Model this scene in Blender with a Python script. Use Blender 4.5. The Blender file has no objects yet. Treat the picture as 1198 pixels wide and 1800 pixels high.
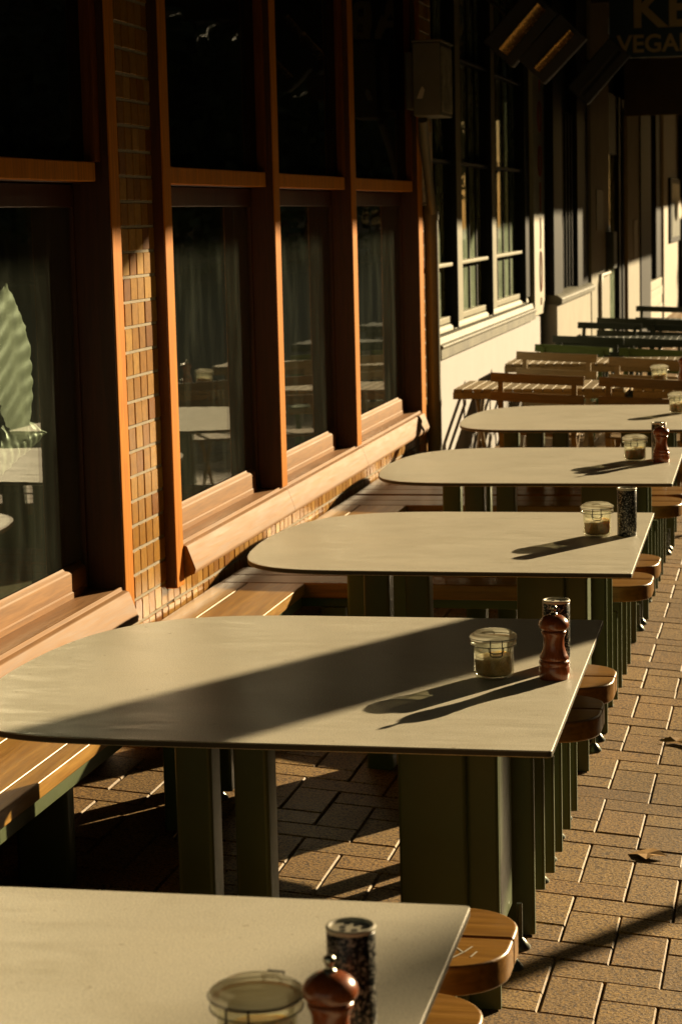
import bpy, bmesh, math, random
from mathutils import Vector, Matrix, noise
R=math.radians; SC=bpy.context.scene; COL=SC.collection; PI=math.pi
random.seed(7)
# ---------------------------------------------------------------- camera
SUN_AZ=60.0; SUN_EL=15.5            # azimuth counted from +X towards +Y
cd=bpy.data.cameras.new('camera'); cam=bpy.data.objects.new('camera',cd); COL.objects.link(cam); SC.camera=cam
cd.sensor_fit='VERTICAL'; cd.sensor_height=36; cd.sensor_width=24; cd.lens=3800/1800*36
cd.clip_start=.05; cd.clip_end=500
def cam_basis():
    f=3800.; cx,cy=599.,900.
    d=lambda x,y: Vector((x-cx,-(y-cy),-f)).normalized()
    Yc=d(1401,359); hp=d(2401,359-24)
    Zc=Yc.cross(-hp).normalized()
    if Zc.y<0: Zc=-Zc
    Xc=Yc.cross(Zc)
    return Matrix((Xc,Yc,Zc))
cam.matrix_world=Matrix.Translation((0,0,1.757))@cam_basis().to_4x4()
cd.dof.use_dof=True; cd.dof.focus_distance=5.6; cd.dof.aperture_fstop=9
# ---------------------------------------------------------------- world, sun, exposure
w=bpy.data.worlds.new('World'); SC.world=w; w.use_nodes=True
nt=w.node_tree; nt.nodes.clear()
sky=nt.nodes.new('ShaderNodeTexSky'); sky.sky_type='NISHITA'; sky.sun_disc=False
sky.sun_elevation=R(SUN_EL); sky.sun_rotation=R(90-SUN_AZ); sky.dust_density=.6; sky.air_density=1.0; sky.ozone_density=1
bg=nt.nodes.new('ShaderNodeBackground'); bg.inputs[1].default_value=.028
wm=nt.nodes.new('ShaderNodeMix'); wm.data_type='RGBA'; wm.blend_type='MULTIPLY'; wm.inputs[0].default_value=1; wm.inputs[7].default_value=(1,.80,.50,1)
out=nt.nodes.new('ShaderNodeOutputWorld'); nt.links.new(sky.outputs[0],wm.inputs[6]); nt.links.new(wm.outputs[2],bg.inputs[0]); nt.links.new(bg.outputs[0],out.inputs[0])
sd=bpy.data.lights.new('sun','SUN'); sun=bpy.data.objects.new('sun',sd); COL.objects.link(sun)
sd.energy=5; sd.angle=R(.55); sd.color=(1,.78,.46)
S=Vector((math.cos(R(SUN_EL))*math.cos(R(SUN_AZ)),math.cos(R(SUN_EL))*math.sin(R(SUN_AZ)),math.sin(R(SUN_EL))))
sun.rotation_euler=S.to_track_quat('Z','Y').to_euler(); sun.location=(10,15,12)
SC.view_settings.view_transform='Standard'; SC.view_settings.look='None'; SC.view_settings.exposure=1.0; SC.view_settings.gamma=1
SC.cycles.use_denoising=True; SC.cycles.max_bounces=10; SC.cycles.diffuse_bounces=1; SC.cycles.transparent_max_bounces=16; SC.cycles.transmission_bounces=10
SC.cycles.caustics_refractive=False; SC.cycles.caustics_reflective=False; SC.cycles.sample_clamp_indirect=6
# ---------------------------------------------------------------- materials
MATS={}
def nodes(m):
    m.use_nodes=True; t=m.node_tree; t.nodes.clear()
    o=t.nodes.new('ShaderNodeOutputMaterial'); b=t.nodes.new('ShaderNodeBsdfPrincipled'); t.links.new(b.outputs[0],o.inputs[0]); return t,b,o
def ramp(t,stops):
    r=t.nodes.new('ShaderNodeValToRGB'); e=r.color_ramp.elements
    while len(e)<len(stops): e.new(.5)
    for el,(p,c) in zip(e,stops): el.position=p; el.color=(*c,1) if len(c)==3 else c
    return r
def tex(t,scale=(1,1,1),kind='Object'):
    c=t.nodes.new('ShaderNodeTexCoord'); mp=t.nodes.new('ShaderNodeMapping'); mp.inputs['Scale'].default_value=scale
    t.links.new(c.outputs[kind],mp.inputs[0]); return mp.outputs[0]
def noi(t,vec,scale,detail=6,rough=.6,dist=0):
    n=t.nodes.new('ShaderNodeTexNoise'); n.inputs['Scale'].default_value=scale; n.inputs['Detail'].default_value=detail
    n.inputs['Roughness'].default_value=rough; n.inputs['Distortion'].default_value=dist; t.links.new(vec,n.inputs['Vector']); return n
def bump(t,b,h,strength=.2,dist=.01):
    n=t.nodes.new('ShaderNodeBump'); n.inputs['Strength'].default_value=strength; n.inputs['Distance'].default_value=dist
    t.links.new(h,n.inputs['Height']); t.links.new(n.outputs[0],b.inputs['Normal'])
def mix(t,a,bb,fac,mode='MIX'):
    n=t.nodes.new('ShaderNodeMix'); n.data_type='RGBA'; n.blend_type=mode
    for s,v in ((6,a),(7,bb)):
        if hasattr(v,'links') or hasattr(v,'is_linked'): t.links.new(v,n.inputs[s])
        else: n.inputs[s].default_value=(*v,1)
    if isinstance(fac,(int,float)): n.inputs[0].default_value=fac
    else: t.links.new(fac,n.inputs[0])
    return n.outputs[2]
def plain(name,col,rough=.5,metal=0,var=.15,nscale=8,bmp=.05,spec=.5,coat=0,fine=0):
    m=bpy.data.materials.new(name); t,b,o=nodes(m); v=tex(t)
    n=noi(t,v,nscale); r=ramp(t,[(.3,[c*(1-var) for c in col]),(.7,[min(1,c*(1+var)) for c in col])])
    t.links.new(n.outputs[0],r.inputs[0]); c=r.outputs[0]
    if fine:
        n2=noi(t,v,fine,2,.5); r2=ramp(t,[(.35,(.80,.80,.80)),(.65,(1.18,1.18,1.18))]); t.links.new(n2.outputs[0],r2.inputs[0])
        c=mix(t,c,r2.outputs[0],1.0,'MULTIPLY')
    t.links.new(c,b.inputs['Base Color'])
    b.inputs['Roughness'].default_value=rough; b.inputs['Metallic'].default_value=metal; b.inputs['Specular IOR Level'].default_value=spec
    b.inputs['Coat Weight'].default_value=coat
    n3=noi(t,v,nscale*6,4)
    rr=t.nodes.new('ShaderNodeMapRange'); rr.inputs['To Min'].default_value=max(.02,rough-.08); rr.inputs['To Max'].default_value=min(1,rough+.1)
    t.links.new(n3.outputs[0],rr.inputs[0]); t.links.new(rr.outputs[0],b.inputs['Roughness'])
    if bmp: bump(t,b,n3.outputs[0],bmp,.004)
    MATS[name]=m; return m
def wood(name,dark,light,axis,rough=.35,scale=1.0,coat=0,island=0.25,bmp=.12,spec=.5):
    m=bpy.data.materials.new(name); t,b,o=nodes(m)
    s=[14*scale]*3; s[axis]=.9*scale
    v=tex(t,tuple(s)); g=t.nodes.new('ShaderNodeNewGeometry')
    add=t.nodes.new('ShaderNodeVectorMath'); add.operation='MULTIPLY_ADD'; 
    comb=t.nodes.new('ShaderNodeCombineXYZ')
    for i in range(3): t.links.new(g.outputs['Random Per Island'],comb.inputs[i])
    add.inputs[1].default_value=(37,53,71); t.links.new(comb.outputs[0],add.inputs[0]); t.links.new(v,add.inputs[2])
    n=noi(t,add.outputs[0],1.6,8,.65,1.2); n2=noi(t,add.outputs[0],7,5,.6,.3)
    r=ramp(t,[(.3,dark),(.5,[(a+c)/2 for a,c in zip(dark,light)]),(.68,light)]); t.links.new(n.outputs[0],r.inputs[0])
    r2=ramp(t,[(.35,(.72,.72,.72)),(.6,(1.05,1.05,1.05))]); t.links.new(n2.outputs[0],r2.inputs[0])
    c=mix(t,r.outputs[0],r2.outputs[0],.8,'MULTIPLY')
    r3=ramp(t,[(0,(1-island,)*3),(1,(1+island*.6,)*3)]); t.links.new(g.outputs['Random Per Island'],r3.inputs[0])
    c=mix(t,c,r3.outputs[0],1.0,'MULTIPLY')
    t.links.new(c,b.inputs['Base Color']); b.inputs['Coat Weight'].default_value=coat; b.inputs['Coat Roughness'].default_value=.25; b.inputs['Specular IOR Level'].default_value=spec
    rr=t.nodes.new('ShaderNodeMapRange'); rr.inputs['To Min'].default_value=rough-.08; rr.inputs['To Max'].default_value=rough+.2
    t.links.new(n2.outputs[0],rr.inputs[0]); t.links.new(rr.outputs[0],b.inputs['Roughness'])
    bump(t,b,n2.outputs[0],bmp,.004); MATS[name]=m; return m
def island_mat(name,stops,rough,bmp=.3,nscale=60,spec=.5,speck=None):
    m=bpy.data.materials.new(name); t,b,o=nodes(m); g=t.nodes.new('ShaderNodeNewGeometry')
    r=ramp(t,stops); t.links.new(g.outputs['Random Per Island'],r.inputs[0]); v=tex(t)
    n=noi(t,v,nscale,5,.7); r2=ramp(t,[(.3,(.72,.72,.72)),(.7,(1.18,1.18,1.18))]); t.links.new(n.outputs[0],r2.inputs[0])
    c=mix(t,r.outputs[0],r2.outputs[0],1.0,'MULTIPLY')
    if speck:
        n4=noi(t,v,speck[0],2,.5); r4=ramp(t,[(speck[1],(.25,.2,.15)),(speck[1]+.05,(1,1,1)),(.60,(1,1,1)),(.66,(1.45,1.4,1.3))]); t.links.new(n4.outputs[0],r4.inputs[0])
        c=mix(t,c,r4.outputs[0],.9,'MULTIPLY')
        n5=noi(t,v,.9,4,.6); r5=ramp(t,[(.35,(.8,.8,.8)),(.65,(1.12,1.1,1.05))]); t.links.new(n5.outputs[0],r5.inputs[0])
        c=mix(t,c,r5.outputs[0],1.0,'MULTIPLY')
    t.links.new(c,b.inputs['Base Color']); b.inputs['Roughness'].default_value=rough; b.inputs['Specular IOR Level'].default_value=spec
    bump(t,b,n.outputs[0],bmp,.003); MATS[name]=m; return m
def glass_arch(name,tint=(.85,.9,.85),ior=1.75,dirt=.035,streak=(4,8,1.2),col=(.42,.46,.36),base=.012,gain=.95):
    m=bpy.data.materials.new(name); t,b,o=nodes(m); t.nodes.remove(b)
    tr=t.nodes.new('ShaderNodeBsdfTransparent'); tr.inputs[0].default_value=(*tint,1)
    gl=t.nodes.new('ShaderNodeBsdfGlossy'); gl.inputs['Roughness'].default_value=.004
    lw=t.nodes.new('ShaderNodeLayerWeight'); lw.inputs[0].default_value=.5
    pw=t.nodes.new('ShaderNodeMath'); pw.operation='POWER'; pw.inputs[1].default_value=4.2; t.links.new(lw.outputs['Facing'],pw.inputs[0])
    fr=t.nodes.new('ShaderNodeMath'); fr.operation='MULTIPLY_ADD'; fr.inputs[1].default_value=gain; fr.inputs[2].default_value=((ior-1)/(ior+1))**2; t.links.new(pw.outputs[0],fr.inputs[0])
    v0=tex(t); nb=noi(t,v0,2.2,2,.5); bp=t.nodes.new('ShaderNodeBump'); bp.inputs['Strength'].default_value=.04; bp.inputs['Distance'].default_value=.02
    t.links.new(nb.outputs[0],bp.inputs['Height']); t.links.new(bp.outputs[0],gl.inputs['Normal'])
    mx=t.nodes.new('ShaderNodeMixShader'); t.links.new(fr.outputs[0],mx.inputs[0]); t.links.new(tr.outputs[0],mx.inputs[1]); t.links.new(gl.outputs[0],mx.inputs[2])
    df=t.nodes.new('ShaderNodeBsdfDiffuse'); df.inputs[0].default_value=(*col,1)
    v=tex(t,streak); n=noi(t,v,1.3,6,.62,.9); r=ramp(t,[(.46,(0,0,0)),(.75,(1,1,1))]); t.links.new(n.outputs[0],r.inputs[0])
    mu=t.nodes.new('ShaderNodeMath'); mu.operation='MULTIPLY_ADD'; mu.inputs[1].default_value=dirt; mu.inputs[2].default_value=base; t.links.new(r.outputs[0],mu.inputs[0])
    m2=t.nodes.new('ShaderNodeMixShader'); t.links.new(mu.outputs[0],m2.inputs[0]); t.links.new(mx.outputs[0],m2.inputs[1]); t.links.new(df.outputs[0],m2.inputs[2])
    t.links.new(m2.outputs[0],o.inputs[0]); MATS[name]=m; return m

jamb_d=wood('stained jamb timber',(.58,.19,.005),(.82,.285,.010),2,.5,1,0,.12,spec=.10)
sillw=wood('weathered sill timber',(.30,.145,.050),(.40,.205,.078),1,.6,.8,0,.12,spec=.2)
ledgew=wood('brown ledge timber',(.30,.14,.045),(.44,.225,.085),1,.5,.8,0,.1)
seatw=wood('varnished seat timber',(.24,.10,.010),(.46,.22,.03),0,.30,1,.3,.3)
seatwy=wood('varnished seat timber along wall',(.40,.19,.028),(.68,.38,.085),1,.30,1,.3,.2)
brownch=wood('tan painted slats',(.30,.19,.075),(.38,.25,.105),0,.5,1,0,.15)
tanch=wood('pale tan painted slats',(.38,.28,.13),(.46,.34,.17),0,.5,1,0,.15)
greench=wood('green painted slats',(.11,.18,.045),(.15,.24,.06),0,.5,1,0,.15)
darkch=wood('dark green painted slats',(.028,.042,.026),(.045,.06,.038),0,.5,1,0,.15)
slattab=wood('slatted tabletop timber',(.25,.175,.075),(.33,.235,.105),1,.5,1,0,.2)
lam=plain('sage laminate',(.67,.62,.49),.42,0,.03,3,.01,.45,0,330)
def wear(m):
    t=m.node_tree; b=[n for n in t.nodes if n.type=='BSDF_PRINCIPLED'][0]
    src=b.inputs['Base Color'].links[0].from_socket; v=tex(t,(1,1,1)); a=noi(t,v,2.3,7,.7,.6); r=ramp(t,[(.32,(.90,.89,.86)),(.5,(1,1,1)),(.72,(1.05,1.04,1.02))]); t.links.new(a.outputs[0],r.inputs[0])
    sp=noi(t,v,38,2,.5); r2=ramp(t,[(.262,(.6,.55,.47)),(.28,(1,1,1))]); t.links.new(sp.outputs[0],r2.inputs[0])
    c=mix(t,src,r.outputs[0],1.0,'MULTIPLY'); c=mix(t,c,r2.outputs[0],.6,'MULTIPLY'); t.links.new(c,b.inputs['Base Color'])
    w2=noi(t,tex(t,(2.5,14,1)),1.6,7,.7,1.5); mr=t.nodes.new('ShaderNodeMapRange'); mr.inputs['From Min'].default_value=.3; mr.inputs['From Max'].default_value=.7; mr.inputs['To Min'].default_value=.30; mr.inputs['To Max'].default_value=.55
    t.links.new(w2.outputs[0],mr.inputs[0]); t.links.new(mr.outputs[0],b.inputs['Roughness'])
wear(lam)
green=plain('sage green powder coat',(.095,.12,.05),.38,0,.06,10,.02,.5)
footm=plain('dark foot metal',(.10,.11,.09),.3,.7,.1)
black=plain('black metal',(.012,.012,.012),.45)
blackp=plain('black gloss joinery paint',(.009,.010,.009),.5,spec=.12)
tile=island_mat(spec=.22,name='glazed ochre wall brick',stops=[(0,(.24,.085,.006)),(.25,(.38,.18,.016)),(.5,(.31,.13,.008)),(.75,(.50,.27,.055)),(1,(.19,.062,.004))],rough=.38,bmp=.18,nscale=30)
mortar=plain('grey mortar',(.36,.30,.21),.9,0,.15,30,.4)
paver=island_mat('clay paver',[(0,(.32,.19,.057)),(.3,(.37,.225,.070)),(.55,(.27,.155,.046)),(.8,(.35,.20,.058)),(1,(.24,.135,.042))],.62,.8,90,.35,(150,.43))
edgem=plain('dark laminate core',(.085,.07,.045),.55,0,.1)
revd=wood('window timber darkened as shade',(.055,.014,.004),(.10,.028,.008),2,.4,1,0,.1)  # dark version of the post timber, its colour standing in for shade
midd=wood('transom timber darkened as shade',(.16,.045,.006),(.26,.08,.012),2,.5,1,0,.1,spec=.1)  # upper frame timber with the shade worked into its colour
sand=plain('joint sand',(.26,.19,.12),.95,0,.25,60,.5)
render=plain('white painted render',(.52,.50,.50),.8,0,.04,3,.12)
pale=plain('pale painted panel',(.30,.27,.19),.7,0,.12,4,.1)
stone=plain('weathered grey sill paint',(.13,.12,.075),.6,0,.45,5,.2)
palew=plain('aged cream window timber',(.33,.31,.22),.6,0,.12,8,.1,.2)
palef=plain('pale cream window timber',(.50,.46,.35),.55,0,.08,8,.1)
asphalt=plain('asphalt',(.05,.05,.048),.85,0,.25,3,.4)
concrete=plain('concrete kerb',(.36,.34,.30),.85,0,.15,6,.3)
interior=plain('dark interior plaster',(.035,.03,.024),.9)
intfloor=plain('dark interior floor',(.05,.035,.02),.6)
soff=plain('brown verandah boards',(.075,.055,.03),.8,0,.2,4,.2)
boxm=plain('meter box paint',(.12,.115,.08),.55,0,.12,8)
pipem=plain('grey green pipe paint',(.15,.14,.095),.4,0,.1,8)
sticker=plain('pale sticker',(.5,.46,.36),.6,0,.05)
redm=plain('red marking paint',(.55,.09,.04),.6,0,.05)
blue=plain('dark blue sign face',(.02,.05,.085),.5,0,.05)
letter=plain('tan sign lettering',(.58,.42,.2),.6,0,.05)
bronze=plain('bronze reflector',(.75,.42,.13),.25,1,.35,9,.3)
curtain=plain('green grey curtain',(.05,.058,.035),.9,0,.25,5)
leafm=plain('plant leaf',(.36,.37,.29),.42,0,.25,12,.1)
dryleaf=plain('dry leaf',(.45,.25,.07),.6,0,.2,40)
bark=plain('bark',(.10,.07,.045),.9,0,.3,10,.5)
foliage=plain('street foliage',(.045,.07,.02),.6,0,.4,3,.1)
cream=plain('cream plastic lid',(.72,.66,.50),.5,0,.05)
bright=plain('bare steel',(.6,.56,.46),.25,1,.05)
wire=plain('dark wire',(.05,.045,.035),.35,.8,.05)
sugar=plain('raw sugar',(.66,.47,.23),.75,0,.25,60,.6,.4,0,300)
def glow(m,fac,col):
    t=m.node_tree; o=[n for n in t.nodes if n.type=='OUTPUT_MATERIAL'][0]; b=[n for n in t.nodes if n.type=='BSDF_PRINCIPLED'][0]
    tl=t.nodes.new('ShaderNodeBsdfTranslucent'); tl.inputs[0].default_value=(*col,1); mx=t.nodes.new('ShaderNodeMixShader'); mx.inputs[0].default_value=fac
    t.links.new(b.outputs[0],mx.inputs[1]); t.links.new(tl.outputs[0],mx.inputs[2]); t.links.new(mx.outputs[0],o.inputs[0])
b_=[n for n in sugar.node_tree.nodes if n.type=='BSDF_PRINCIPLED'][0]; b_.inputs['Subsurface Weight'].default_value=.9; b_.inputs['Subsurface Radius'].default_value=(1,.65,.25); b_.inputs['Subsurface Scale'].default_value=.03
def mill_mat():
    m=wood('mill beech stained red brown',(.26,.055,.012),(.42,.11,.03),2,.18,3,.8,0,.02); return m
millm=mill_mat()
def can_mat():
    m=bpy.data.materials.new('black and white marbled card'); t,b,o=nodes(m); v=tex(t,(1,1,1))
    n=noi(t,v,150,2,.6,1.6); r=ramp(t,[(.555,(.012,.012,.012)),(.60,(.62,.58,.48))]); t.links.new(n.outputs[0],r.inputs[0])
    t.links.new(r.outputs[0],b.inputs['Base Color']); b.inputs['Roughness'].default_value=.3; MATS['can']=m; return m
canm=can_mat()
def jar_glass(name='jar glass',k=1,tf=.17):
    m=bpy.data.materials.new(name); t,b,o=nodes(m); t.nodes.remove(b)
    lw=t.nodes.new('ShaderNodeLayerWeight'); lw.inputs[0].default_value=.35
    r=ramp(t,[(0,(.90*k,.90*k,.84*k)),(.7,(.86*k,.86*k,.79*k)),(1,(.70*k,.69*k,.60*k))]); t.links.new(lw.outputs['Facing'],r.inputs[0])
    tr=t.nodes.new('ShaderNodeBsdfTransparent'); t.links.new(r.outputs[0],tr.inputs[0])
    gl=t.nodes.new('ShaderNodeBsdfGlossy'); gl.inputs['Roughness'].default_value=.06
    v=tex(t); n=noi(t,v,60,2); bp=t.nodes.new('ShaderNodeBump'); bp.inputs['Strength'].default_value=.25; bp.inputs['Distance'].default_value=.002
    t.links.new(n.outputs[0],bp.inputs['Height']); t.links.new(bp.outputs[0],gl.inputs['Normal'])
    l2=t.nodes.new('ShaderNodeLayerWeight'); l2.inputs[0].default_value=.5
    pw=t.nodes.new('ShaderNodeMath'); pw.operation='POWER'; pw.inputs[1].default_value=4.5; t.links.new(l2.outputs['Facing'],pw.inputs[0])
    ml=t.nodes.new('ShaderNodeMath'); ml.operation='MULTIPLY_ADD'; ml.inputs[1].default_value=.55; ml.inputs[2].default_value=.035; t.links.new(pw.outputs[0],ml.inputs[0])
    df=t.nodes.new('ShaderNodeBsdfTranslucent'); df.inputs[0].default_value=(.9,.88,.75,1)
    m0=t.nodes.new('ShaderNodeMixShader'); m0.inputs[0].default_value=tf; t.links.new(tr.outputs[0],m0.inputs[1]); t.links.new(df.outputs[0],m0.inputs[2])
    mx=t.nodes.new('ShaderNodeMixShader'); t.links.new(ml.outputs[0],mx.inputs[0]); t.links.new(m0.outputs[0],mx.inputs[1]); t.links.new(gl.outputs[0],mx.inputs[2])
    t.links.new(mx.outputs[0],o.inputs[0]); return m
jarg=jar_glass(); jarl=jar_glass('jar lid glass',.80,.50)
win=glass_arch('shop window glass')
win_up=glass_arch('upper window glass',(.3,.32,.3),1.4,.02,gain=.22)
win_w=glass_arch('old pane glass',(.8,.9,.85),1.7,.40,(8,8,3),(.42,.50,.36),.35)
# ---------------------------------------------------------------- mesh builder
class MB:
    def __init__(s): s.v=[]; s.f=[]
    def add(s,vs,fs): k=len(s.v); s.v+= [tuple(p) for p in vs]; s.f+=[tuple(i+k for i in f) for f in fs]; return s
    def box(s,x0,x1,y0,y1,z0,z1,mat=None):
        p=[(x0,y0,z0),(x1,y0,z0),(x1,y1,z0),(x0,y1,z0),(x0,y0,z1),(x1,y0,z1),(x1,y1,z1),(x0,y1,z1)]
        if mat: p=[mat@Vector(q) for q in p]
        return s.add(p,[(0,3,2,1),(4,5,6,7),(0,1,5,4),(1,2,6,5),(2,3,7,6),(3,0,4,7)])
    def prism(s,pts,z0,z1):
        n=len(pts); return s.add([(x,y,z0) for x,y in pts]+[(x,y,z1) for x,y in pts],[tuple(range(n))[::-1],tuple(range(n,2*n))]+[(i,(i+1)%n,n+(i+1)%n,n+i) for i in range(n)])
    def extr_y(s,prof,y0,y1):
        n=len(prof); return s.add([(x,y0,z) for x,z in prof]+[(x,y1,z) for x,z in prof],[tuple(range(n)),tuple(range(n,2*n))[::-1]]+[(i,n+i,n+(i+1)%n,(i+1)%n) for i in range(n)])
    def lathe(s,prof,c=(0,0,0),n=40,closed=False):
        vs=[];fs=[];m=len(prof)
        for i in range(n):
            a=2*PI*i/n
            for r,z in prof: vs.append((c[0]+r*math.cos(a),c[1]+r*math.sin(a),c[2]+z))
        for i in range(n):
            j=(i+1)%n
            for k in range(m-1 if not closed else m):
                k2=(k+1)%m; fs.append((i*m+k,j*m+k,j*m+k2,i*m+k2))
        if not closed:
            if prof[0][0]>1e-5: fs.append(tuple(i*m for i in range(n))[::-1])
            if prof[-1][0]>1e-5: fs.append(tuple(i*m+m-1 for i in range(n)))
        return s.add(vs,fs)
    def tube(s,path,r,n=8,closed=False):
        path=[Vector(p) for p in path]; k=len(path); vs=[];fs=[]; up=None
        for i,p in enumerate(path):
            a=path[(i-1)%k] if (closed or i>0) else p; b=path[(i+1)%k] if (closed or i<k-1) else p
            d=(b-a).normalized()
            if up is None: up=d.orthogonal().normalized()
            up=(up-d*up.dot(d)).normalized(); q=d.cross(up)
            rr=r[i] if isinstance(r,(list,tuple)) else r
            for j in range(n): t=2*PI*j/n; vs.append(p+up*math.cos(t)*rr+q*math.sin(t)*rr)
        for i in range(k if closed else k-1):
            i2=(i+1)%k
            for j in range(n): fs.append((i*n+j,i*n+(j+1)%n,i2*n+(j+1)%n,i2*n+j))
        if not closed: fs+= [tuple(range(n))[::-1],tuple((k-1)*n+j for j in range(n))]
        return s.add(vs,fs)
    def obj(s,name,mat,parent=None,bev=0,seg=2,smooth=False,off=(0,0,0)):
        me=bpy.data.meshes.new(name); o3=Vector(off); me.from_pydata([tuple(Vector(p)-o3) for p in s.v],[],s.f)
        bm=bmesh.new(); bm.from_mesh(me); bmesh.ops.remove_doubles(bm,verts=bm.verts,dist=1e-6)
        bmesh.ops.recalc_face_normals(bm,faces=bm.faces)
        bm.to_mesh(me); bm.free(); me.materials.append(mat)
        o=bpy.data.objects.new(name,me); COL.objects.link(o)
        if smooth or bev: me.polygons.foreach_set('use_smooth',[True]*len(me.polygons))
        if bev:
            b=o.modifiers.new('bevel','BEVEL'); b.width=bev; b.segments=seg; b.limit_method='ANGLE'; b.angle_limit=R(40)
            wn=o.modifiers.new('wn','WEIGHTED_NORMAL'); wn.keep_sharp=True
        elif smooth:
            es=o.modifiers.new('split','EDGE_SPLIT'); es.split_angle=R(50)
        if parent: o.parent=parent
        return o
def thing(name,label,cat,loc=(0,0,0),group=None):
    o=bpy.data.objects.new(name,None); COL.objects.link(o); o.location=loc; o.empty_display_size=.1
    o['label']=label; o['category']=cat
    if group: o['group']=group
    return o
def tag(o,label,cat,group=None):
    o['label']=label; o['category']=cat
    if group: o['group']=group
    return o
def struct(o): o['kind']='structure'; return o
def copy_thing(src,loc,label,rz=0,group=None):
    r=src.copy(); COL.objects.link(r); r.location=loc; r.rotation_euler=(0,0,rz); r['label']=label
    if group: r['group']=group
    def rec(a,b):
        for ch in list(a.children):
            if ch.name in skip: continue
            c=ch.copy(); COL.objects.link(c); c.parent=b; rec(ch,c)
    skip=set(); rec(src,r); return r
def gz(x): return -.08*(x+.45)
def rbox(m,x0,x1,y0,y1,z0,z1,r=.012,n=4):   # upright tube with rounded corners
    pts=[]
    for cx,cy,a0 in ((x1-r,y1-r,0),(x0+r,y1-r,90),(x0+r,y0+r,180),(x1-r,y0+r,270)):
        for i in range(n+1): a=R(a0+90*i/n); pts.append((cx+r*math.cos(a),cy+r*math.sin(a)))
    return m.prism(pts,z0,z1)

# ---------------------------------------------------------------- ground
def pavement():
    aX,aY=.1270,.1175; X0,Y0=-.552,5.727; m=MB(); g=.0022; bv=.0032
    for i in range(-13,24):
        for j in range(-58,290):
            s=(i+j)%4
            if s==0: x0,x1,y0,y1=X0+i*aX,X0+(i+2)*aX,Y0+j*aY,Y0+(j+1)*aY
            elif s==2: x0,x1,y0,y1=X0+i*aX,X0+(i+1)*aX,Y0+j*aY,Y0+(j+2)*aY
            else: continue
            if x0<-2.3 or x1>2.25: continue
            dz=random.uniform(-.0012,.0012); tx=random.uniform(-.004,.004); ty=random.uniform(-.006,.006)
            cx,cy=(x0+x1)/2,(y0+y1)/2
            def P(x,y,z): return (x,y,gz(x)+z+dz+tx*(x-cx)+ty*(y-cy))
            jg=g+random.uniform(-.0012,.0012)
            a=[(x0+jg,y0+g),(x1-jg,y0+g),(x1-jg,y1-g),(x0+jg,y1-g)]
            b=[(x0+jg+bv,y0+g+bv),(x1-jg-bv,y0+g+bv),(x1-jg-bv,y1-g-bv),(x0+jg+bv,y1-g-bv)]
            vs=[P(*p,-.016) for p in a]+[P(*p,-.0045) for p in a]+[P(*p,0) for p in b]
            fs=[(8,9,10,11)]+[(k,(k+1)%4,4+(k+1)%4,4+k) for k in range(4)]+[(4+k,4+(k+1)%4,8+(k+1)%4,8+k) for k in range(4)]
            m.add(vs,fs)
    o=m.obj('pavement',paver); struct(o)
    b=MB(); b.add([(-6,-6,gz(-2.3)-.008),(-2.3,-6,gz(-2.3)-.008),(2.25,-6,gz(2.25)-.008),(2.25,60,gz(2.25)-.008),(-2.3,60,gz(-2.3)-.008),(-6,60,gz(-2.3)-.008)],[(0,1,4,5),(1,2,3,4)])
    struct(b.obj('pavement_joint_sand',sand))
pavement()
zk=gz(2.25)
struct(MB().box(2.25,2.40,-6,60,zk-.3,zk+.002).obj('kerb',concrete,bev=.012))
struct(MB().add([(2.4,-60,zk-.13),(14,-60,zk-.13),(14,160,zk-.13),(2.4,160,zk-.13)],[(0,1,2,3)]).obj('road',asphalt))
struct(MB().add([(-200,-200,zk-.30),(200,-200,zk-.30),(200,300,zk-.30),(-200,300,zk-.30)],[(0,1,2,3)]).obj('ground',concrete))
struct(MB().box(14,20,-60,160,zk-.3,zk-.01).obj('far_pavement',asphalt,bev=.01))

# ---------------------------------------------------------------- brick shop (all heights absolute)
XB=-2.06; XF=-2.022
posts=[(6.300,6.390),(6.862,6.952),(8.400,8.492),(9.932,10.035),(11.745,11.870)]
shop=thing('brick_shop','dark timber and ochre brick shopfront with tall deep windows beside the nearest tables','shopfront',(XB,4,0))
OFF=(XB,4,0)
def tiles(m,y0,y1,z0,z1,xf=XB,ty=.0735,tz=.0787,zoff=.556):
    j=math.floor((z0-zoff)/tz); 
    while zoff+j*tz<z1:
        za,zb=max(z0,zoff+j*tz+.0045),min(z1,zoff+(j+1)*tz-.0045)
        if zb-za>.01:
            i=math.floor((y0-6.51)/ty); sh=0
            while 6.51+i*ty+sh<y1:
                ya,yb=max(y0,6.51+i*ty+.0045),min(y1,6.51+(i+1)*ty-.0045)
                if yb-ya>.01:
                    d=random.uniform(-.0012,.0012); q=random.uniform(0,.0016); e=.002; w_=random.uniform(-.0012,.0012)
                    x=xf+d
                    vs=[(x-.008,ya,za+w_),(x-.008,yb,za),(x-.008,yb,zb),(x-.008,ya,zb+w_),(x-.002,ya,za+w_),(x-.002,yb,za),(x-.002,yb,zb),(x-.002,ya,zb+w_),(x,ya+e,za+e+w_),(x+q,yb-e,za+e),(x+q,yb-e,zb-e),(x,ya+e,zb-e+w_)]
                    m.add(vs,[(8,9,10,11)]+[(k,(k+1)%4,4+(k+1)%4,4+k) for k in range(4)]+[(4+k,4+(k+1)%4,8+(k+1)%4,8+k) for k in range(4)])
                i+=1
        j+=1
t=MB(); tiles(t,6.39,6.862,.1,3.85); tiles(t,1.0,6.39,.1,.575); tiles(t,6.862,11.75,.1,.575); tiles(t,11.870,12.46,.1,3.85)
t.obj('brickwork',tile,shop,off=OFF)
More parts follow.
